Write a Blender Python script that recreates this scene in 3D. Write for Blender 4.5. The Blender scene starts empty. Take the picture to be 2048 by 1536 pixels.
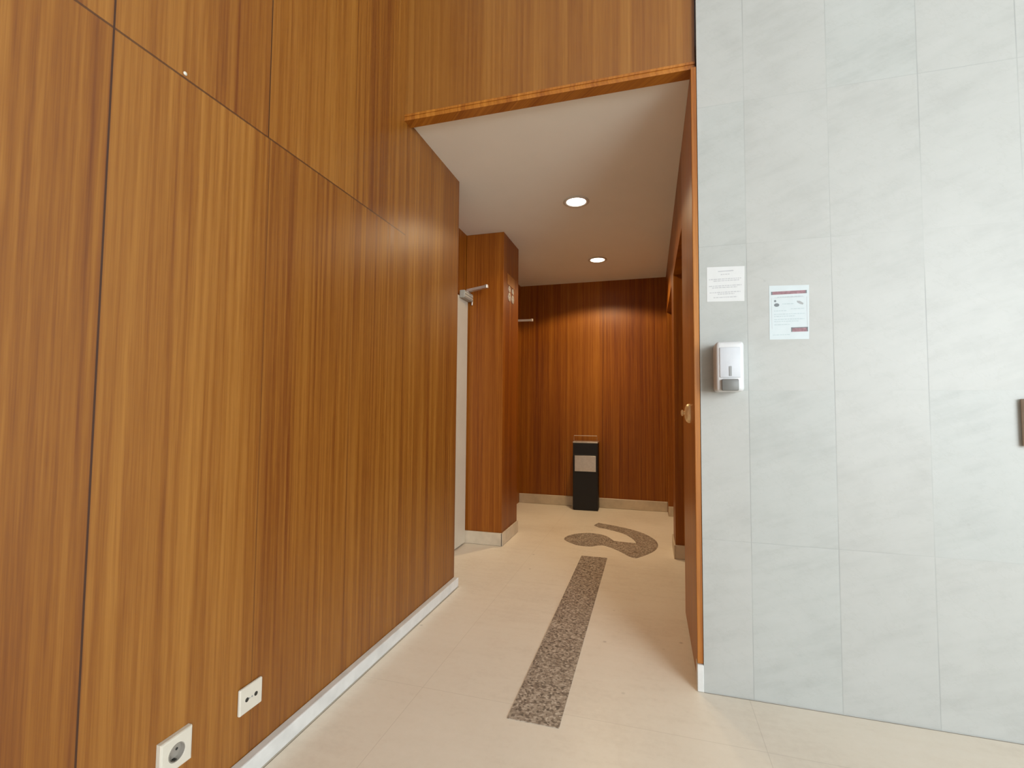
import bpy, bmesh, math, random
from mathutils import Vector, Matrix
from mathutils.geometry import tessellate_polygon
random.seed(4)
S = bpy.context.scene
COL = S.collection
PI = math.pi

# ------------------------------------------------------------------ sizes of the place
XL, YM, XR = -1.15, 2.005, .173       # left panelling, marble face, corridor right face
ZC, ZL = 2.508, 3.7                    # corridor and lobby ceilings
YB = 5.32                              # corridor end wall
YE = 2.722                             # where the left panelling stops
XI = -1.45                             # recessed wall behind it
LY0, LX1 = -4.2, 5.2                   # lobby extents
JX = .192                              # marble edge
LT = 2.08                              # door head height on the right


# ------------------------------------------------------------------ materials
class NB:
    """small helper to write node graphs"""
    def __init__(s, name):
        s.m = bpy.data.materials.new(name); s.m.use_nodes = True
        s.t = s.m.node_tree; s.n = s.t.nodes; s.l = s.t.links
        s.b = s.n['Principled BSDF']
        g = s.n.new('ShaderNodeTexCoord'); s.P = g.outputs['Object']
        sp = s.n.new('ShaderNodeSeparateXYZ'); s.l.new(s.P, sp.inputs[0])
        s.x, s.y, s.z = sp.outputs
    def put(s, sock, v):
        if hasattr(v, 'is_output'): s.l.new(v, sock)
        else: sock.default_value = v
    def M(s, op, a, b=0.0, c=0.0):
        n = s.n.new('ShaderNodeMath'); n.operation = op
        for i, v in enumerate((a, b, c)): s.put(n.inputs[i], v)
        return n.outputs[0]
    def vec(s, x, y, z):
        n = s.n.new('ShaderNodeCombineXYZ')
        for i, v in enumerate((x, y, z)): s.put(n.inputs[i], v)
        return n.outputs[0]
    def noise(s, v, scale=1.0, detail=2.0, rough=.5):
        n = s.n.new('ShaderNodeTexNoise'); s.put(n.inputs['Vector'], v)
        n.inputs['Scale'].default_value = scale; n.inputs['Detail'].default_value = detail
        n.inputs['Roughness'].default_value = rough
        return n.outputs['Fac']
    def white(s, v):
        n = s.n.new('ShaderNodeTexWhiteNoise'); n.noise_dimensions = '3D'; s.put(n.inputs['Vector'], v)
        return n.outputs['Value']
    def voro(s, v, scale):
        n = s.n.new('ShaderNodeTexVoronoi'); s.put(n.inputs['Vector'], v); n.inputs['Scale'].default_value = scale
        return n.outputs['Distance'], n.outputs['Color']
    def ramp(s, f, stops):
        n = s.n.new('ShaderNodeValToRGB'); s.put(n.inputs[0], f); e = n.color_ramp.elements
        while len(e) < len(stops): e.new(.5)
        for i, (p, c) in enumerate(stops):
            e[i].position = p; e[i].color = (*c, 1) if len(c) == 3 else c
        return n.outputs[0]
    def mix(s, f, a, b, mode='MIX'):
        n = s.n.new('ShaderNodeMix'); n.data_type = 'RGBA'; n.blend_type = mode
        s.put(n.inputs[0], f)
        for i, v in ((6, a), (7, b)): s.put(n.inputs[i], v if hasattr(v, 'is_output') else (*v, 1))
        return n.outputs[2]
    def band(s, v, c, w):      # 1 within w of c
        return s.M('LESS_THAN', s.M('ABSOLUTE', s.M('SUBTRACT', v, c)), w)
    def remap(s, v, a, b, c, d):
        n = s.n.new('ShaderNodeMapRange'); s.put(n.inputs[0], v)
        for i, q in enumerate((a, b, c, d)): n.inputs[i+1].default_value = q
        return n.outputs[0]
    def bump(s, h, strength=.1, dist=.002):
        n = s.n.new('ShaderNodeBump'); s.put(n.inputs['Height'], h)
        n.inputs['Strength'].default_value = strength; n.inputs['Distance'].default_value = dist
        s.l.new(n.outputs[0], s.b.inputs['Normal'])
    def done(s, color=None, rough=.5, metal=0.0, spec=.5, coat=0, coat_rough=.1):
        if color is not None:
            s.put(s.b.inputs['Base Color'], color if hasattr(color, 'is_output') else (*color, 1))
        s.put(s.b.inputs['Roughness'], rough)
        s.b.inputs['Metallic'].default_value = metal
        s.b.inputs['Specular IOR Level'].default_value = spec
        s.b.inputs['Coat Weight'].default_value = coat; s.b.inputs['Coat Roughness'].default_value = coat_rough
        return s.m

WD, WM, WL = (.148, .038, .004), (.250, .088, .009), (.348, .146, .022)
def wood(name, seams=(), rows=(), pitch=.447, start=.284, rough=.27, tint=(1, 1, 1), row_top=None, row_end=9, spec=.68, con=.16):
    """veneer with vertical grain; seams: (u position, zmin, zmax, strength)"""
    k = NB(name)
    u = k.M('ADD', k.x, k.y)
    pid = k.M('FLOOR', k.M('DIVIDE', k.M('SUBTRACT', u, start), pitch))
    if row_top is not None:
        pid = k.M('ADD', pid, k.M('MULTIPLY', k.M('MULTIPLY', k.M('GREATER_THAN', k.z, row_top), k.M('LESS_THAN', u, row_end)), 17.0))
    g1 = k.noise(k.vec(k.M('MULTIPLY', u, 13.0), k.M('MULTIPLY', k.z, .22), k.M('MULTIPLY', pid, 3.7)), 1, 3, .55)
    g2 = k.noise(k.vec(k.M('MULTIPLY', u, 75.0), k.M('MULTIPLY', k.z, .8), k.M('MULTIPLY', pid, 5.1)), 1, 2, .5)
    g3 = k.noise(k.vec(k.M('MULTIPLY', u, 330.0), k.M('MULTIPLY', k.z, 7.0), pid), 1, 1, .5)
    r = k.white(k.vec(pid, 3.0, 1.0))
    f = k.M('ADD', k.M('ADD', k.M('MULTIPLY', g1, .40), k.M('MULTIPLY', g2, .44)), k.M('MULTIPLY', g3, .18))
    f = k.M('ADD', f, k.M('MULTIPLY', k.M('SUBTRACT', r, .5), .10))
    T = lambda c: tuple(a*b for a, b in zip(c, tint))
    c = k.ramp(f, [(.51-con, T(WD)), (.51, T(WM)), (.51+con, T(WL))])
    seam = None
    for (p, z0, z1, s) in seams:
        q = k.M('MULTIPLY', k.band(u, p, .0022), k.M('MULTIPLY', k.M('GREATER_THAN', k.z, z0), k.M('LESS_THAN', k.z, z1)))
        q = k.M('MULTIPLY', q, s)
        seam = q if seam is None else k.M('MAXIMUM', seam, q)
    for (zz, u0, u1, s) in rows:
        q = k.M('MULTIPLY', k.band(k.z, zz, .0028), k.M('MULTIPLY', k.M('GREATER_THAN', u, u0), k.M('LESS_THAN', u, u1)))
        q = k.M('MULTIPLY', q, s)
        seam = q if seam is None else k.M('MAXIMUM', seam, q)
    h = k.M('MULTIPLY', g2, .4)
    if seam is not None:
        c = k.mix(seam, c, (.040, .012, .005))
        h = k.M('SUBTRACT', h, k.M('MULTIPLY', seam, 1.0))
    k.bump(h, .06, .002)
    ro = k.remap(g2, .3, .7, rough-.03, rough+.05)
    return k.done(c, ro, spec=spec)

def plain(name, col, rough=.5, metal=0.0, spec=.5, var=.06, scale=30.0, coat=0):
    k = NB(name)
    n = k.noise(k.P, scale, 3)
    lo = tuple(c*(1-var) for c in col); hi = tuple(min(1, c*(1+var)) for c in col)
    return k.done(k.ramp(n, [(.3, lo), (.7, hi)]), rough, metal, spec, coat)

def marble_wall():
    k = NB('pale_marble_tiles')
    W, H, X0, Z0 = .2876, .5755, .365, .5785
    a = k.M('DIVIDE', k.M('SUBTRACT', k.x, X0), W); b = k.M('DIVIDE', k.M('SUBTRACT', k.z, Z0), H)
    ia, ib = k.M('FLOOR', a), k.M('FLOOR', b)
    da = k.M('MULTIPLY', k.M('ABSOLUTE', k.M('SUBTRACT', a, k.M('ROUND', a))), W)
    db = k.M('MULTIPLY', k.M('ABSOLUTE', k.M('SUBTRACT', b, k.M('ROUND', b))), H)
    rnd = k.white(k.vec(ia, ib, 2.0)); rnd2 = k.white(k.vec(ib, ia, 9.0))
    sh = k.vec(k.M('ADD', k.x, k.M('MULTIPLY', rnd, 7)), k.y, k.M('ADD', k.z, k.M('MULTIPLY', rnd2, 5)))
    cloud = k.noise(sh, 4.5, 4, .55)
    vein = k.noise(k.vec(k.M('ADD', k.M('MULTIPLY', k.x, 5), k.M('MULTIPLY', rnd, 30)), 0.0, k.M('MULTIPLY', k.M('ADD', k.z, k.M('MULTIPLY', k.x, -.35)), 22)), 1, 4, .6)
    fine = k.noise(sh, 60, 3)
    spots, _ = k.voro(sh, 7.0)
    f = k.M('ADD', k.M('MULTIPLY', cloud, .55), k.M('MULTIPLY', vein, .45))
    c = k.ramp(f, [(.30, (.345, .356, .337)), (.5, (.412, .425, .405)), (.72, (.446, .458, .439))])
    c = k.mix(k.M('MULTIPLY', k.remap(rnd, 0, 1, 0, 1), .16), c, (.36, .375, .36))
    c = k.mix(k.M('MULTIPLY', k.M('LESS_THAN', rnd2, .35), .18), c, (.455, .425, .395))
    c = k.mix(k.M('MULTIPLY', k.remap(fine, .35, .65, 0, 1), .06), c, (.5, .5, .47))
    c = k.mix(k.M('MULTIPLY', k.remap(spots, .0, .05, 1, 0), .35), c, (.30, .29, .27))
    sp2, _ = k.voro(k.vec(k.M('MULTIPLY', k.x, 1.0), 3.3, k.z), 3.1)
    c = k.mix(k.M('MULTIPLY', k.remap(sp2, .01, .045, 1, 0), .45), c, (.25, .22, .19))
    crk = k.noise(k.vec(k.M('MULTIPLY', k.x, 6), rnd, k.M('MULTIPLY', k.M('ADD', k.z, k.M('MULTIPLY', k.x, .5)), 9)), 1, 5, .65)
    c = k.mix(k.M('MULTIPLY', k.band(crk, .5, .010), .08), c, (.30, .29, .26))
    jv = k.remap(da, .0008, .0024, 1, 0); jh = k.remap(db, .0008, .0022, 1, 0)
    wob = k.remap(k.noise(k.P, 2.2, 2), .38, .62, .15, 1)
    j = k.M('MULTIPLY', k.M('MAXIMUM', k.M('MULTIPLY', jv, .9), k.M('MULTIPLY', k.M('MULTIPLY', jh, .55), k.M('SUBTRACT', 1.0, k.M('MULTIPLY', k.band(k.M('ROUND', b), 1.0, .5), .85)))), wob)
    c = k.mix(k.M('MULTIPLY', j, .75), c, (.27, .28, .27))
    k.bump(k.M('MULTIPLY', j, -1.0), .12, .002)
    return k.done(c, .42, spec=.35)

def floor_mat():
    k = NB('cream_limestone_floor')
    cloud = k.noise(k.P, 1.7, 5, .6); fine = k.noise(k.P, 38, 4, .65); streak = k.noise(k.vec(k.M('MULTIPLY', k.x, 5), k.M('MULTIPLY', k.y, 22), 0.0), 1, 4, .6)
    f = k.M('ADD', k.M('ADD', k.M('MULTIPLY', cloud, .5), k.M('MULTIPLY', fine, .25)), k.M('MULTIPLY', streak, .25))
    c = k.ramp(f, [(.32, (.70, .615, .50)), (.5, (.79, .71, .59)), (.70, (.83, .755, .64))])
    d, col = k.voro(k.P, 6.5)
    pick = k.M('GREATER_THAN', k.white(k.vec(k.M('FLOOR', k.M('MULTIPLY', k.x, 5)), k.M('FLOOR', k.M('MULTIPLY', k.y, 5)), 0.0)), .45)
    c = k.mix(k.M('MULTIPLY', k.M('MULTIPLY', k.remap(d, .02, .075, 1, 0), .42), pick), c, (.25, .19, .13))
    # faint slab joints
    a = k.M('DIVIDE', k.M('ADD', k.x, .85), 1.2); b = k.M('DIVIDE', k.M('SUBTRACT', k.y, 1.72), 1.2)
    da = k.M('MULTIPLY', k.M('ABSOLUTE', k.M('SUBTRACT', a, k.M('ROUND', a))), 1.2)
    db = k.M('MULTIPLY', k.M('ABSOLUTE', k.M('SUBTRACT', b, k.M('ROUND', b))), 1.2)
    j = k.M('MAXIMUM', k.remap(da, .0005, .0018, 1, 0), k.remap(db, .0005, .0018, 1, 0))
    c = k.mix(k.M('MULTIPLY', j, .22), c, (.25, .18, .11))
    # dark joints along the skirting and the marble
    e = k.M('MULTIPLY', k.band(k.x, XL+.0335, .0016), k.M('LESS_THAN', k.y, YE))
    e2 = k.M('MULTIPLY', k.band(k.y, YM-.0025, .0022), k.M('GREATER_THAN', k.x, JX))
    c = k.mix(k.M('MULTIPLY', k.M('MAXIMUM', e, e2), .75), c, (.10, .075, .05))
    return k.done(c, k.remap(cloud, .3, .7, .30, .42), spec=.35)

def granite():
    k = NB('speckled_granite')
    n1 = k.noise(k.P, 95, 3, .6); d, c1 = k.voro(k.P, 120); n2 = k.noise(k.P, 9, 2)
    g = k.n.new('ShaderNodeSeparateColor'); k.l.new(c1, g.inputs[0])
    f = k.M('ADD', k.M('MULTIPLY', n1, .5), k.M('MULTIPLY', g.outputs[0], .5))
    c = k.ramp(f, [(.22, (.10, .077, .062)), (.42, (.27, .215, .165)), (.62, (.40, .33, .26)), (.85, (.62, .55, .46))])
    return k.done(c, .38, spec=.4)

def emission(name, col, strength):
    k = NB(name); k.b.inputs['Base Color'].default_value = (*col, 1)
    k.b.inputs['Emission Color'].default_value = (*col, 1); k.b.inputs['Emission Strength'].default_value = strength
    return k.m

SE = 1.926
M = {}
M['wood_left'] = wood('veneer_left_wall',
    seams=[(-1.15+.731, -1, 9, .95), (-1.15+1.18, SE, 9, .9), (-1.15+1.187, -1, SE, .35), (-1.15+1.63, -1, 9, .22), (-1.15+2.052, -1, 9, .22),
           (-1.15+.284, -1, 9, .8), (-1.15-.163, -1, 9, .8), (-1.15-.61, -1, 9, .8)],
    rows=[(SE, -9, -1.15+2.052, .75)], start=-1.15+.731, row_top=SE, row_end=-1.15+2.052, rough=.40)
M['wood'] = wood('veneer_header', pitch=.61, start=.31, rough=.40, con=.26, tint=(1.04, 1.12, 1.35), spec=.8)
M['wood_in'] = wood('veneer_corridor', pitch=.4, start=4.42, rough=.40, seams=[(4.82, -1, 9, .6), (4.42, -1, 9, .35), (5.22, -1, 9, .3)], tint=(1.18, 1.02, .5), spec=.35)
M['wood_pillar_shade'] = wood('veneer_pillar_shade', pitch=.5, start=2.0, rough=.40, tint=(.98, .74, .42), spec=.35)  # corridor veneer with the shade on the pillar put into its tint
M['wood_trim'] = wood('solid_wood_trim', pitch=3, start=-9, rough=.38, tint=(1.5, 1.45, 1.3))  # tint lightened to stand in for the left wall's reflection on the leaf
M['marble'] = marble_wall()
M['floor'] = floor_mat()
M['granite'] = granite()
M['skirt'] = plain('white_marble_skirting', (.66, .66, .64), .35, var=.08, scale=14)
M['skirt_in'] = plain('cream_stone_skirting', (.60, .50, .37), .4, var=.10, scale=12)
M['plaster'] = plain('ceiling_plaster', (.88, .865, .785), .85, var=.015, scale=3)
M['white_wall'] = plain('lobby_plaster', (.52, .54, .55), .8, var=.02, scale=3)
M['cream'] = plain('cream_paint', (.62, .56, .45), .4, var=.03, scale=6)
M['alu'] = plain('satin_aluminium', (.62, .56, .50), .35, metal=.7, var=.05)
M['grey_metal'] = plain('grey_closer_body', (.34, .32, .27), .45, var=.05)
M['white_plastic'] = plain('white_plastic', (.62, .63, .635), .28, var=.015)
M['pane'] = plain('frosted_cover', (.55, .575, .61), .5, var=.02)
M['grey_plastic'] = plain('grey_plastic', (.145, .145, .135), .42, var=.04)
M['mid_grey'] = plain('level_window_grey', (.28, .29, .29), .3, var=.05)
M['cream_plastic'] = plain('cream_plastic', (.64, .60, .51), .35, var=.02)
M['dark_hole'] = plain('dark_hole', (.03, .028, .022), .7)
M['paper'] = plain('paper', (.60, .61, .605), .6, var=.015)
M['paper_blue'] = plain('blue_white_paper', (.515, .575, .59), .5, var=.02)
M['ink'] = plain('pale_grey_ink', (.44, .45, .465), .7)
M['ink_dark'] = plain('dark_ink', (.16, .18, .19), .7)
M['ink_red'] = plain('faded_maroon_ink', (.27, .145, .165), .6, var=.25, scale=90)
M['ink_teal'] = plain('pale_teal_ink', (.41, .49, .51), .7)
M['black'] = plain('black_enamel', (.006, .006, .008), .5, var=.1)
M['steel'] = plain('brushed_steel', (.66, .60, .52), .32, metal=.85, var=.06, scale=50)
M['chrome'] = plain('polished_steel', (.85, .82, .78), .12, metal=1.0, var=.02)
M['brass'] = plain('brass', (.90, .68, .38), .42, metal=.6, var=.05)
M['plaque'] = plain('tan_brown_lacquer', (.40, .26, .14), .55, var=.12, scale=20)
M['plaque_rim'] = plain('pale_tan_rim', (.52, .42, .34), .4)
M['socket_well_shade'] = plain('grey_well_shade', (.30, .27, .23), .5)
M['ring'] = plain('downlight_trim', (.62, .58, .50), .4, var=.02)
M['lamp'] = emission('lit_lamp', (1.0, .86, .66), 9.0)
M['lamp_white'] = emission('lit_lamp_cool', (1.0, .93, .84), 14.0)
M['frame'] = plain('window_aluminium', (.45, .46, .47), .4, metal=.6)

# ------------------------------------------------------------------ mesh helpers
def BM(): return bmesh.new()
def box(bm, x0, x1, y0, y1, z0, z1, bev=0, seg=2):
    t = bmesh.new()
    v = [t.verts.new((x, y, z)) for x in (x0, x1) for y in (y0, y1) for z in (z0, z1)]
    for f in ((0, 1, 3, 2), (4, 6, 7, 5), (0, 4, 5, 1), (2, 3, 7, 6), (0, 2, 6, 4), (1, 5, 7, 3)):
        t.faces.new([v[i] for i in f])
    bmesh.ops.recalc_face_normals(t, faces=t.faces)
    if bev: bmesh.ops.bevel(t, geom=list(t.edges), offset=bev, segments=seg, affect='EDGES', profile=.5)
    me = bpy.data.meshes.new('t'); t.to_mesh(me); t.free(); bm.from_mesh(me); bpy.data.meshes.remove(me)
    return bm
def frame_of(d):
    d = Vector(d).normalized(); a = Vector((0, 0, 1)) if abs(d.z) < .9 else Vector((1, 0, 0))
    u = d.cross(a).normalized(); return u, d.cross(u).normalized()
def lathe(bm, o, d, prof, n=32, sx=1.0, sy=1.0):
    """prof: (radius, distance along d) list; surface of revolution about d at o"""
    o = Vector(o); d = Vector(d).normalized(); u, w = frame_of(d); rings = []
    for r, h in prof:
        rings.append([bm.verts.new(o + d*h + u*(math.cos(2*PI*i/n)*r*sx) + w*(math.sin(2*PI*i/n)*r*sy)) for i in range(n)])
    for A, B in zip(rings, rings[1:]):
        for i in range(n): bm.faces.new((A[i], A[(i+1) % n], B[(i+1) % n], B[i]))
    if prof[0][0] > 1e-6: bm.faces.new(rings[0][::-1])
    if prof[-1][0] > 1e-6: bm.faces.new(rings[-1])
    return bm
def tube(bm, pts, r, n=12):
    pts = [Vector(p) for p in pts]; rings = []
    u, w = frame_of(pts[1]-pts[0])
    for i, p in enumerate(pts):
        d = (pts[min(i+1, len(pts)-1)] - pts[max(i-1, 0)]).normalized()
        u = (u - d*u.dot(d)).normalized(); w = d.cross(u)
        rings.append([bm.verts.new(p + u*(math.cos(2*PI*k/n)*r) + w*(math.sin(2*PI*k/n)*r)) for k in range(n)])
    for A, B in zip(rings, rings[1:]):
        for k in range(n): bm.faces.new((A[k], A[(k+1) % n], B[(k+1) % n], B[k]))
    bm.faces.new(rings[0][::-1]); bm.faces.new(rings[-1])
    return bm
def prism(bm, pts, z0, z1):
    a = [bm.verts.new((x, y, z0)) for x, y in pts]; b = [bm.verts.new((x, y, z1)) for x, y in pts]
    n = len(pts)
    bm.faces.new(a[::-1]); bm.faces.new(b)
    for i in range(n): bm.faces.new((a[i], a[(i+1) % n], b[(i+1) % n], b[i]))
    return bm
def obj(name, bm, mat, parent=None, smooth=False, label=None):
    bmesh.ops.remove_doubles(bm, verts=bm.verts, dist=1e-6)
    bmesh.ops.recalc_face_normals(bm, faces=bm.faces)
    me = bpy.data.meshes.new(name); bm.to_mesh(me); bm.free()
    me.materials.append(M[mat])
    if smooth:
        for p in me.polygons: p.use_smooth = True
        try: me.set_sharp_from_angle(angle=math.radians(38))
        except Exception: pass
    o = bpy.data.objects.new(name, me); COL.objects.link(o)
    if parent: o.parent = parent
    if label: o['label'] = label
    return o
def struct(name, bm, mat, parent=None, label=None):
    o = obj(name, bm, mat, parent)
    if not parent: o['kind'] = 'structure'
    if label: o['label'] = label
    return o
def thing(name, label, cat, loc=(0, 0, 0), rz=0, group=None):
    o = bpy.data.objects.new(name, None); COL.objects.link(o); o.empty_display_size = .05
    o.location = loc; o.rotation_euler = (0, 0, rz); o['label'] = label; o['category'] = cat
    if group: o['group'] = group
    return o
def tag(o, label, cat, group=None):
    o['label'] = label; o['category'] = cat
    if group: o['group'] = group
    return o

# ------------------------------------------------------------------ the place (metres; camera stands at x=0, y=0)
struct('floor', box(BM(), XL-1.0, LX1+.2, LY0-.2, YB+.2, -.12, 0), 'floor')
struct('ceiling', box(BM(), XI-.15, .75, 2.085, YB+.05, ZC, ZC+.12), 'plaster')
struct('ceiling_lobby', box(BM(), XI-.1, LX1+.2, LY0-.2, 2.09, ZL, ZL+.12), 'white_wall')
struct('wall_left', box(BM(), XI-.0, XL, LY0, YE, 0, ZL), 'wood_left')
b = BM(); box(b, XL, JX-.004, 2.03, 2.085, ZC-.0, ZL); struct('wall_above', b, 'wood')
b = BM()
box(b, XL, JX-.004, 2.022, 2.085, 2.486, 2.494)
box(b, XL, JX-.004, 2.026, 2.085, 2.494, 2.5075)
box(b, XL, JX-.004, 2.022, 2.030, 2.5075, 2.518)
struct('trim_1', b, 'wood_trim', label='double wooden lip along the bottom of the header')
struct('wall_right', box(BM(), JX, LX1, YM, YM+.16, 0, ZL), 'marble')
b = BM(); box(b, XI-.15, .6, YB, YB+.12, 0, ZC); struct('wall_back', b, 'wood_in')
b = BM(); box(b, XI-.12, XI, YE, YB, 0, ZC); struct('wall_inner_left', b, 'wood_in')
# pillar clad in the same veneer, its colour darkened to stand in for shade
b = BM(); box(b, XI+.002, -1.127, 3.605, 4.05, .001, ZC-.001, .002, 1); struct('wall_pillar', b, 'wood_pillar_shade')
# corridor right side: head panel, pier, end jamb, recess backs and soffits
b = BM()
box(b, XR, XR+.05, 2.72, YB, LT, ZC)
box(b, XR, .66, 3.69, 4.0, 0, LT)
box(b, XR, .66, 5.11, YB, 0, LT)
box(b, .66, .72, 2.165, YB, 0, ZC)
box(b, XR+.05, .66, 2.72, YB, LT, LT+.04)
box(b, XR+.05, .66, 2.165, 2.72, 0, LT+.04)
struct('wall_inner_right', b, 'wood_in')
# lobby sides out of view: a corner glazed on both sides lets the daylight in
WZ0, WZ1 = .4, 3.4
SY0, SY1 = -4.0, -2.7          # window in the side wall
RX0, RX1 = 2.9, 5.0            # window in the rear wall
b = BM()
box(b, XI, RX0, LY0-.15, LY0, 0, ZL); box(b, RX1, LX1+.2, LY0-.15, LY0, 0, ZL)
box(b, RX0, RX1, LY0-.15, LY0, 0, WZ0); box(b, RX0, RX1, LY0-.15, LY0, WZ1, ZL)
struct('wall_rear', b, 'white_wall')
b = BM()
box(b, LX1, LX1+.15, LY0, SY0, 0, ZL); box(b, LX1, LX1+.15, SY1, YM+.16, 0, ZL)
box(b, LX1, LX1+.15, SY0, SY1, 0, WZ0); box(b, LX1, LX1+.15, SY0, SY1, WZ1, ZL)
struct('wall_side', b, 'white_wall')
def window(name, a0, a1, side):
    def bar(p0, p1, z0, z1):
        return box(BM(), LX1+.02, LX1+.09, p0, p1, z0, z1) if side else box(BM(), p0, p1, LY0-.09, LY0-.02, z0, z1)
    w = struct(name, bar(a0, a1, WZ0, WZ0+.06), 'frame')
    obj('head_rail', bar(a0, a1, WZ1-.06, WZ1), 'frame', w)
    for p in (a0, a0+(a1-a0)/2-.03, a1-.06): obj('stile', bar(p, p+.06, WZ0+.06, WZ1-.06), 'frame', w)
window('window_1', SY0, SY1, True); window('window_2', RX0, RX1, False)

# skirtings
b = BM(); box(b, XL+.0005, XL+.032, LY0, YE-.004, .003, .056, .004, 2); struct('baseboard_left', b, 'skirt')
struct('baseboard_back', box(BM(), XI+.001, XR, YB-.02, YB-.0005, .001, .105, .003, 1), 'skirt_in')
b = BM(); box(b, XI+.003, -1.115, 3.590, 3.6045, .001, .1, .003, 1); box(b, -1.1265, -1.113, 3.590, 4.05, .001, .1, .003, 1)
struct('baseboard_pillar', b, 'skirt_in')
b = BM(); box(b, XR-.0, .655, 3.676, 3.6895, .001, .098, .002, 1); box(b, XR-.012, XR-.0005, 3.676, 4.0, .001, .098, .002, 1)
box(b, XR, .655, 5.097, 5.1095, .001, .098, .002, 1)
struct('baseboard_right', b, 'skirt_in')

# jamb edging between panel and marble, on a stone foot
struct('trim_2', box(BM(), XR-.004, JX-.0005, 2.008, 2.05, .102, 2.4855, .002, 1), 'wood_trim', label='wooden edging against the marble')
struct('trim_3', box(BM(), XR-.005, JX-.0005, 2.0, 2.05, .001, .1015, .002, 1), 'skirt', label='pale stone foot under the wooden edging')

# right-hand door leaf with a brass knob
d1 = struct('door_1', box(BM(), XR, XR+.045, 2.052, 2.716, .012, ZC-.003, .0015, 1), 'wood_trim', label='tall wooden leaf at the corridor mouth')
kb = BM(); lathe(kb, (XR, 2.27, 1.062), (-1, 0, 0), [(.043, 0), (.043, .007), (.038, .016), (.026, .022), (.014, .024)], 36, .8, 1)
lathe(kb, (XR, 2.27, 1.064), (-1, 0, 0), [(.009, .02), (.009, .028), (.014, .031), (.014, .036), (.008, .039), (0, .0395)], 28)
obj('door_knob', kb, 'brass', d1, True, 'oval brass knob')

# cream doors in the recess with door closers
def closer(door, yp, z, tip):
    c = obj('door_closer', box(BM(), XI+.031, XI+.075, yp-.11, yp+.075, z-.075, z-.015, .006, 2), 'grey_metal', door, False, 'grey closer with pale arm')
    for q in range(2):
        obj('ridge', box(BM(), XI+.072, XI+.078, yp-.10, yp+.065, z-.062+q*.022, z-.053+q*.022, .001, 1), 'cream', c)
    a = BM(); lathe(a, (XI+.055, yp, z-.016), (0, 0, 1), [(.014, 0), (.014, .02), (.010, .026)], 20)
    u = Vector((XI+.055, yp, z)); t = Vector(tip); s = (t-u).cross(Vector((0, 0, 1))).normalized()*.017
    vs = []
    for p, k in ((u, 1.1), (t, .8)):
        for sg in (-1, 1):
            for dz in (-.010, .010): vs.append(a.verts.new(p + s*sg*k + Vector((0, 0, dz))))
    for f in ((0, 1, 3, 2), (4, 6, 7, 5), (0, 4, 5, 1), (2, 3, 7, 6), (0, 2, 6, 4), (1, 5, 7, 3)): a.faces.new([vs[i] for i in f])
    lathe(a, t-Vector((0, 0, .012)), (0, 0, 1), [(.015, 0), (.015, .024), (.01, .028)], 20)
    obj('arm', a, 'alu', c)
d2 = struct('door_2', box(BM(), XI+.0005, XI+.03, 2.76, 3.575, .012, 1.955, .003, 2), 'cream', label='cream door beside the pillar')
closer(d2, 3.50, 2.012, (-1.225, 3.47, 2.03))
a = BM(); tube(a, [(XI+.035, 3.572, 1.985), (XI+.055, 3.585, 1.975), (XI+.062, 3.589, 1.95), (XI+.06, 3.589, 1.915)], .007)
obj('catch', a, 'alu', d2, True)
d3 = struct('door_3', box(BM(), XI+.0005, XI+.03, 4.15, 4.95, .012, 1.955, .003, 2), 'cream', label='cream door behind the pillar')
closer(d3, 4.80, 2.005, (-1.19, 4.82, 2.006))

# ------------------------------------------------------------------ floor inlays
b = BM(); prism(b, [(-.485, 1.638), (-.302, 1.638), (-.304, 3.548), (-.490, 3.545)], .0004, .0022)
tag(obj('floor_inlay', b, 'granite'), 'long straight speckled granite strip set into the cream floor', 'floor inlay')
CURL = [(-0.505, 4.488), (-0.475, 4.598), (-0.252, 4.493), (-0.087, 4.364), (0.021, 4.182), (0.054, 4.018), (0.03, 3.849), (-0.039, 3.703), (-0.104, 3.61), (-0.155, 3.637), (-0.245, 3.761), (-0.362, 3.862), (-0.455, 3.804), (-0.549, 3.802), (-0.632, 3.864), (-0.691, 3.952), (-0.667, 4.073), (-0.581, 4.169), (-0.483, 4.201), (-0.37, 4.153), (-0.289, 4.012), (-0.115, 4.0), (-0.136, 4.1), (-0.218, 4.261), (-0.347, 4.369), (-0.457, 4.426)]
def smooth_closed(P, sharp, n=4):
    out = []; m = len(P)
    for i in range(m):
        p0, p1, p2, p3 = (Vector(P[(i+k-1) % m]) for k in range(4))
        if i in sharp: p0 = p1
        if (i+1) % m in sharp: p3 = p2
        for q in range(n):
            t = q/n
            v = .5*((2*p1) + (p2-p0)*t + (2*p0-5*p1+4*p2-p3)*t*t + (3*p1-p0-3*p2+p3)*t**3)
            out.append((v.x, v.y))
    return out
pts = smooth_closed(CURL, {0, 1, 8, 20, 21, 25})
tri = tessellate_polygon([[Vector((x, y, 0)) for x, y in pts]])
b = BM(); top = [b.verts.new((x, y, .0022)) for x, y in pts]; low = [b.verts.new((x, y, .0004)) for x, y in pts]
for q in tri: b.faces.new([top[i] for i in q])
for i in range(len(pts)): b.faces.new((top[i], top[i-1], low[i-1], low[i]))
tag(obj('floor_inlay', b, 'granite'), 'curled comma-shaped granite patch beyond the end of the strip', 'floor inlay')

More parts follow.
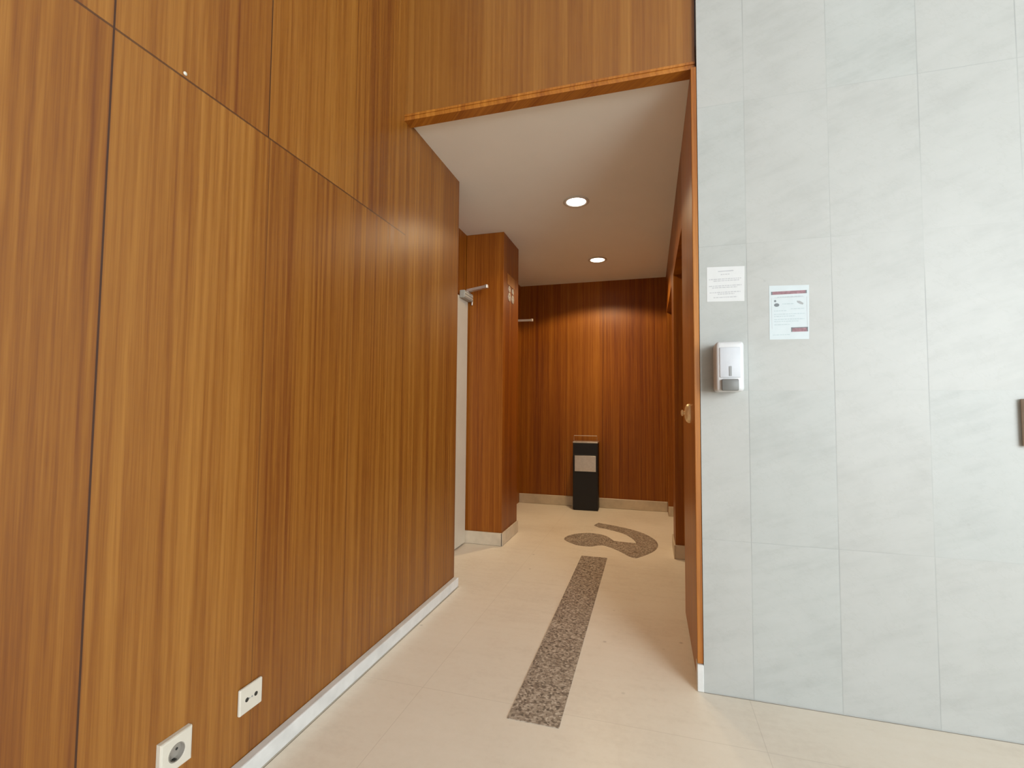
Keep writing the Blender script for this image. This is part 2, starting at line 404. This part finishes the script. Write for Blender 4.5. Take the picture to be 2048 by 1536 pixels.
# ------------------------------------------------------------------ litter bin
t = thing('litter_bin', 'slim black litter bin with steel ashtray top against the far wall', 'bin', (-.668, 5.19, 0), math.radians(1.5))
b = BM(); box(b, -.133, .133, -.085, .085, .006, .712, .004, 2); obj('body', b, 'black', t)
obj('base', box(BM(), -.125, .125, -.078, .078, .0, .0055), 'black', t)
f = obj('flap', box(BM(), -.112, .112, -.0895, -.0855, .412, .578, .001, 1), 'steel', t, False, 'brushed steel flap')
b = BM(); box(b, -.122, .122, -.089, -.0855, .580, .590, .001, 1); box(b, -.122, .122, -.089, -.0855, .400, .410, .001, 1); box(b, -.122, -.1125, -.089, -.0855, .410, .580, .001, 1); box(b, .1125, .122, -.089, -.0855, .410, .580, .001, 1)
obj('flap_frame', b, 'black', t)
a = obj('ashtray', box(BM(), -.133, .133, -.085, .085, .7125, .728, .003, 2), 'steel', t, False, 'pale steel ashtray rim')
b = BM()
tube(b, [(-.122, -.07, .729), (-.122, -.07, .790), (.122, -.07, .790), (.122, -.07, .729)], .0035, 10)
obj('wire_guard', b, 'steel', a)

# ------------------------------------------------------------------ on the marble wall
t = thing('soap_dispenser', 'white hand sanitiser dispenser with grey push bar on the marble wall', 'dispenser', (.2865, YM, 1.147))
b = BM(); box(b, -.0485, .0485, -.098, -.0005, 0, .188, .014, 4); obj('housing', b, 'white_plastic', t, True)
b = BM(); box(b, -.036, .036, -.1015, -.094, .052, .165, .003, 2); obj('front_cover', b, 'pane', t, True, 'bluish white front cover')
obj('level_window', box(BM(), -.0045, .0045, -.1035, -.1018, .058, .094, .0006, 1), 'mid_grey', t, False, 'narrow grey level window')
b = BM(); box(b, -.031, .027, -.112, -.0985, .003, .046, .004, 2); obj('push_bar', b, 'grey_plastic', t, True, 'dark grey push bar')

def sheet(name, pts, th, mat, par):
    """pts in wall coords (x,z); hung on the marble"""
    b = BM()
    A = [b.verts.new((x, YM+.0003, z)) for x, z in pts]; B = [b.verts.new((x, YM-th, z)) for x, z in pts]
    b.faces.new(A); b.faces.new(B[::-1]); n = len(pts)
    for i in range(n): b.faces.new((A[i], A[(i+1) % n], B[(i+1) % n], B[i]))
    return obj(name, b, mat, par)
def marks(name, rects, y, mat, par, th=.0003):
    b = BM()
    for (x0, x1, z0, z1) in rects: box(b, x0, x1, y-th, y, z0, z1)
    return obj(name, b, mat, par)
t = sheet('paper_notice', [(.220, 1.507), (.3555, 1.503), (.3585, 1.641), (.221, 1.646)], .0008, 'paper', None)
tag(t, 'nearly square white paper notice with faint grey lines, left of the poster', 'notice')
marks('heading', [(.262, .318, 1.624, 1.628)], YM-.00075, 'ink', t)
for z, x0, x1 in ((1.613, .272, .305), (1.595, .228, .345), (1.588, .245, .338), (1.568, .228, .346), (1.561, .24, .33), (1.542, .23, .342), (1.535, .26, .32), (1.522, .244, .33)):
    x = x0; R = []
    while x < x1:
        w_ = random.uniform(.004, .014); R.append((x, min(x+w_, x1), z-.0017, z+.0017)); x += w_ + .0022
    marks('printed_line', R, YM-.00075, 'ink', t)

t = sheet('poster', [(.441, 1.349), (.574, 1.347), (.578, 1.552), (.4425, 1.557)], .0008, 'paper_blue', None)
tag(t, 'pale blue poster with a maroon bar on top and maroon stamp below', 'poster')
y = YM-.00075
marks('title_bar', [(.449, .570, 1.521, 1.533)], y, 'ink_red', t)
marks('stamp', [(.515, .571, 1.376, 1.393)], y, 'ink_red', t)
b = BM(); b.free()
for q in ((.517, .569, 1.390, 1.393), (.515, .5185, 1.376, 1.393), (.5675, .571, 1.376, 1.393), (.449, .4535, 1.521, 1.533), (.566, .570, 1.521, 1.533)):
    obj('dark_edge', box(BM(), q[0], q[1], y-.0006, y-.0003, q[2], q[3]), 'ink_dark', t)
for q in ((.4495, .4507, 1.39, 1.508), (.569, .5702, 1.395, 1.508), (.46, .56, 1.508, 1.5092)): marks('border_line', [q], y, 'ink', t)
b = BM(); lathe(b, (.4675, y, 1.481), (0, -1, 0), [(.009, 0), (.009, .0003)], 20, 1.0, .75); lathe(b, (.4625, y, 1.4965), (0, -1, 0), [(.004, 0), (.004, .0003)], 14)
obj('hand_symbol', b, 'ink_dark', t)
b = BM(); v = [(.536, 1.494), (.546, 1.493), (.558, 1.484), (.556, 1.478), (.545, 1.482), (.537, 1.488)]
A = [b.verts.new((x, y, z)) for x, z in v]; B = [b.verts.new((x, y-.0003, z)) for x, z in v]; b.faces.new(A); b.faces.new(B[::-1])
for i in range(len(v)): b.faces.new((A[i], A[(i+1) % 6], B[(i+1) % 6], B[i]))
obj('drop_symbol', b, 'mid_grey', t)
for z, x0, x1 in ((1.511, .47, .556), (1.484, .487, .525), (1.464, .515, .562), (1.458, .458, .5), (1.445, .458, .562), (1.437, .458, .53), (1.425, .458, .56), (1.417, .458, .54), (1.405, .458, .51), (1.366, .452, .51)):
    x = x0; R = []
    while x < x1:
        w_ = random.uniform(.004, .012); R.append((x, min(x+w_, x1), z-.0013, z+.0013)); x += w_ + .002
    marks('printed_line', R, y, 'ink_teal', t)


t = thing('wall_plaque', 'brown lacquered plaque cut off by the right edge of the photo', 'plaque', (1.29, YM, 1.045))
obj('board', box(BM(), -.093, .11, -.018, -.0005, -.075, .075, .004, 2), 'plaque', t)
obj('rim', box(box(box(box(BM(), -.097, -.089, -.024, -.0006, -.079, .079, .002, 1), .107, .115, -.024, -.0006, -.079, .079, .002, 1), -.089, .107, -.024, -.0181, .072, .079, .001, 1), -.089, .107, -.024, -.0181, -.079, -.072, .001, 1), 'plaque_rim', t)

# ------------------------------------------------------------------ sockets on the left wall
def plate_hole(bm, r, size, th, depth, n=48, bev=.004):
    """square plate facing +X (local x from 0 to th) with a round well"""
    h = size/2
    def sq(k, hh):
        a = 2*PI*k/n; c, s = math.cos(a), math.sin(a); m = max(abs(c), abs(s)); return (hh*c/m, hh*s/m)
    loops = []
    for hh, x in ((h, .0006), (h, th-bev), (h-bev*.4, th-bev*.25), (h-bev*1.2, th)):
        loops.append([bm.verts.new((x, *sq(k, hh))) for k in range(n)])
    for rr, x in ((r*1.04, th), (r, th-.0008), (r*.96, th-depth), (r*.4, th-depth)):
        loops.append([bm.verts.new((x, rr*math.cos(2*PI*k/n), rr*math.sin(2*PI*k/n))) for k in range(n)])
    for A, B in zip(loops, loops[1:]):
        for k in range(n): bm.faces.new((A[k], A[(k+1) % n], B[(k+1) % n], B[k]))
    bm.faces.new(loops[-1]); bm.faces.new(loops[0][::-1])
    return bm
t = thing('wall_socket', 'white square power socket with round well, nearest the camera low on the wood wall', 'socket', (XL, .944, .219), 0)
obj('face_plate', plate_hole(BM(), .0215, .083, .016, .0135), 'cream_plastic', t)
for s in (-1, 1):
    b = BM(); lathe(b, (.0024, s*.0095, 0), (1, 0, 0), [(.0034, 0), (.0034, .0006)], 16); obj('pin_hole', b, 'dark_hole', t)
    obj('earth_clip', box(BM(), .0027, .0125, -.003, .003, s*.0188-.001, s*.0188+.001), 'dark_hole', t)
b = BM(); lathe(b, (.0026, 0, 0), (1, 0, 0), [(.0198, 0), (.0211, 0), (.0211, .0136), (.0198, .0136), (.0198, 0)], 40); obj('well_wall', b, 'socket_well_shade', t, True, 'well wall in a grey that stands in for shade')  # darker grey paints in the shade inside the cream well
t = thing('aerial_socket', 'white square outlet plate with two small dark holes, right of the round power socket', 'socket', (XL, 1.1785, .2205), 0)
b = BM(); box(b, .0006, .011, -.0415, .0415, -.0375, .0375, .004, 3); obj('face_plate', b, 'cream_plastic', t)
for s in (-1, 1):
    b = BM(); lathe(b, (.0108, s*.0165, 0), (1, 0, 0), [(.0062, 0), (.0062, .0008), (.0045, .001)], 20); obj('jack', b, 'dark_hole', t)
b = BM(); lathe(b, (.0108, 0.002, 0), (1, 0, 0), [(.0026, 0), (.0026, .0008)], 14); obj('screw', b, 'mid_grey', t)
obj('slot', box(BM(), .0109, .0115, -.0115, -.005, -.0016, .0016), 'mid_grey', t)
b = BM(); lathe(b, (XL-.0005, .9, 1.938), (1, 0, 0), [(.005, 0), (.005, .002), (.003, .004), (0, .0045)], 16)
tag(obj('screw_cap', b, 'cream_plastic', None, True), 'tiny pale screw cap just above the long seam of the wood wall', 'screw cap')

# ------------------------------------------------------------------ pictogram on the pillar's side
t = thing('washroom_sign', 'small pale metal double-figure symbol high on the pillar side', 'sign', (-1.127, 3.815, 2.03))
obj('backing', box(BM(), .0006, .003, -.105, .105, .075, .165, .0006, 1), 'wood_trim', t, False, 'thin dark backing above the symbols')
for s in (-1, 1):
    b = BM()
    lathe(b, (.0006, s*.05, .045), (1, 0, 0), [(.013, 0), (.026, 0), (.026, .004), (.013, .004), (.013, 0)], 28, 1, 1)
    lathe(b, (.0006, s*.05, -.022), (1, 0, 0), [(.016, 0), (.036, 0), (.036, .004), (.016, .004), (.016, 0)], 28, 1, 1)
    obj('figure', b, 'alu', t)

# ------------------------------------------------------------------ downlights
def downlight(x, y, lamp, lab, power, spill, col):
    t = thing('downlight', lab, 'ceiling light', (x, y, ZC), 0, 'recessed downlights in the corridor ceiling')
    b = BM(); lathe(b, (0, 0, -.0005), (0, 0, -1), [(.088, 0), (.090, .004), (.085, .007), (.072, .007), (.066, .003), (.066, 0), (.088, 0)], 40)
    obj('trim_ring', b, 'ring', t, True)
    b = BM(); lathe(b, (0, 0, -.0005), (0, 0, -1), [(.066, 0), (.066, .0025), (.04, .0035), (0, .004)], 40)
    obj('lens', b, lamp, t, True, 'glowing lens')
    for nm, ang, bl, pw in (('beam_spill', 146, .2, spill), ('beam_core', 112, 1.0, power)):
        L = bpy.data.lights.new(nm, 'SPOT'); L.energy = pw; L.color = col
        L.spot_size = math.radians(ang); L.spot_blend = bl; L.shadow_soft_size = .064
        o = bpy.data.objects.new(nm, L); COL.objects.link(o); o.parent = t; o.location = (0, 0, -.02)
WARM = (1.0, .77, .47)
downlight(-.48, 3.20, 'lamp_white', 'larger looking white recessed downlight nearer the header', 26, 16, WARM)
downlight(-.474, 4.53, 'lamp', 'smaller looking cream recessed downlight near the far wall', 50, 52, WARM)

# ------------------------------------------------------------------ daylight through the lobby window
def area(name, loc, rot, sx, sy, power, col):
    L = bpy.data.lights.new(name, 'AREA'); L.shape = 'RECTANGLE'; L.size = sx; L.size_y = sy; L.energy = power; L.color = col
    o = bpy.data.objects.new(name, L); COL.objects.link(o); o.location = loc; o.rotation_euler = rot
    return o
DAY = (.90, .965, 1.0)
area('window_daylight', (LX1-.01, (SY0+SY1)/2, (WZ0+WZ1)/2), (0, PI/2, 0), WZ1-WZ0-.1, SY1-SY0-.1, 190, DAY)
area('window_daylight', ((RX0+RX1)/2, LY0+.01, (WZ0+WZ1)/2), (PI/2, 0, 0), RX1-RX0-.1, WZ1-WZ0-.1, 400, DAY)

wd = bpy.data.worlds.new('sky'); S.world = wd; wd.use_nodes = True
wd.node_tree.nodes['Background'].inputs[0].default_value = (.75, .85, 1, 1)
wd.node_tree.nodes['Background'].inputs[1].default_value = .6

# ------------------------------------------------------------------ camera
F, PIT, YAW, ROLL = 948.2, .05070, .28324, -.00787
cy, sy_ = math.cos(YAW), math.sin(YAW)
fw = Vector((-sy_*math.cos(PIT), cy*math.cos(PIT), math.sin(PIT))); r = Vector((cy, sy_, 0)); dn = fw.cross(r)
r2 = math.cos(ROLL)*r + math.sin(ROLL)*dn; d2_ = -math.sin(ROLL)*r + math.cos(ROLL)*dn
cam = bpy.data.cameras.new('camera'); co = bpy.data.objects.new('camera', cam); COL.objects.link(co)
mt = Matrix((r2, -d2_, -fw)).transposed().to_4x4(); mt.translation = (0, 0, 1.08); co.matrix_world = mt
cam.sensor_width = 36; cam.lens = F/2048*36; cam.clip_start = .02
S.camera = co
S.view_settings.view_transform = 'Standard'; S.view_settings.look = 'None'; S.view_settings.gamma = 1.0
S.view_settings.use_curve_mapping = False
S.view_settings.exposure = 0.0
try:
    S.cycles.use_denoising = True
except Exception: pass
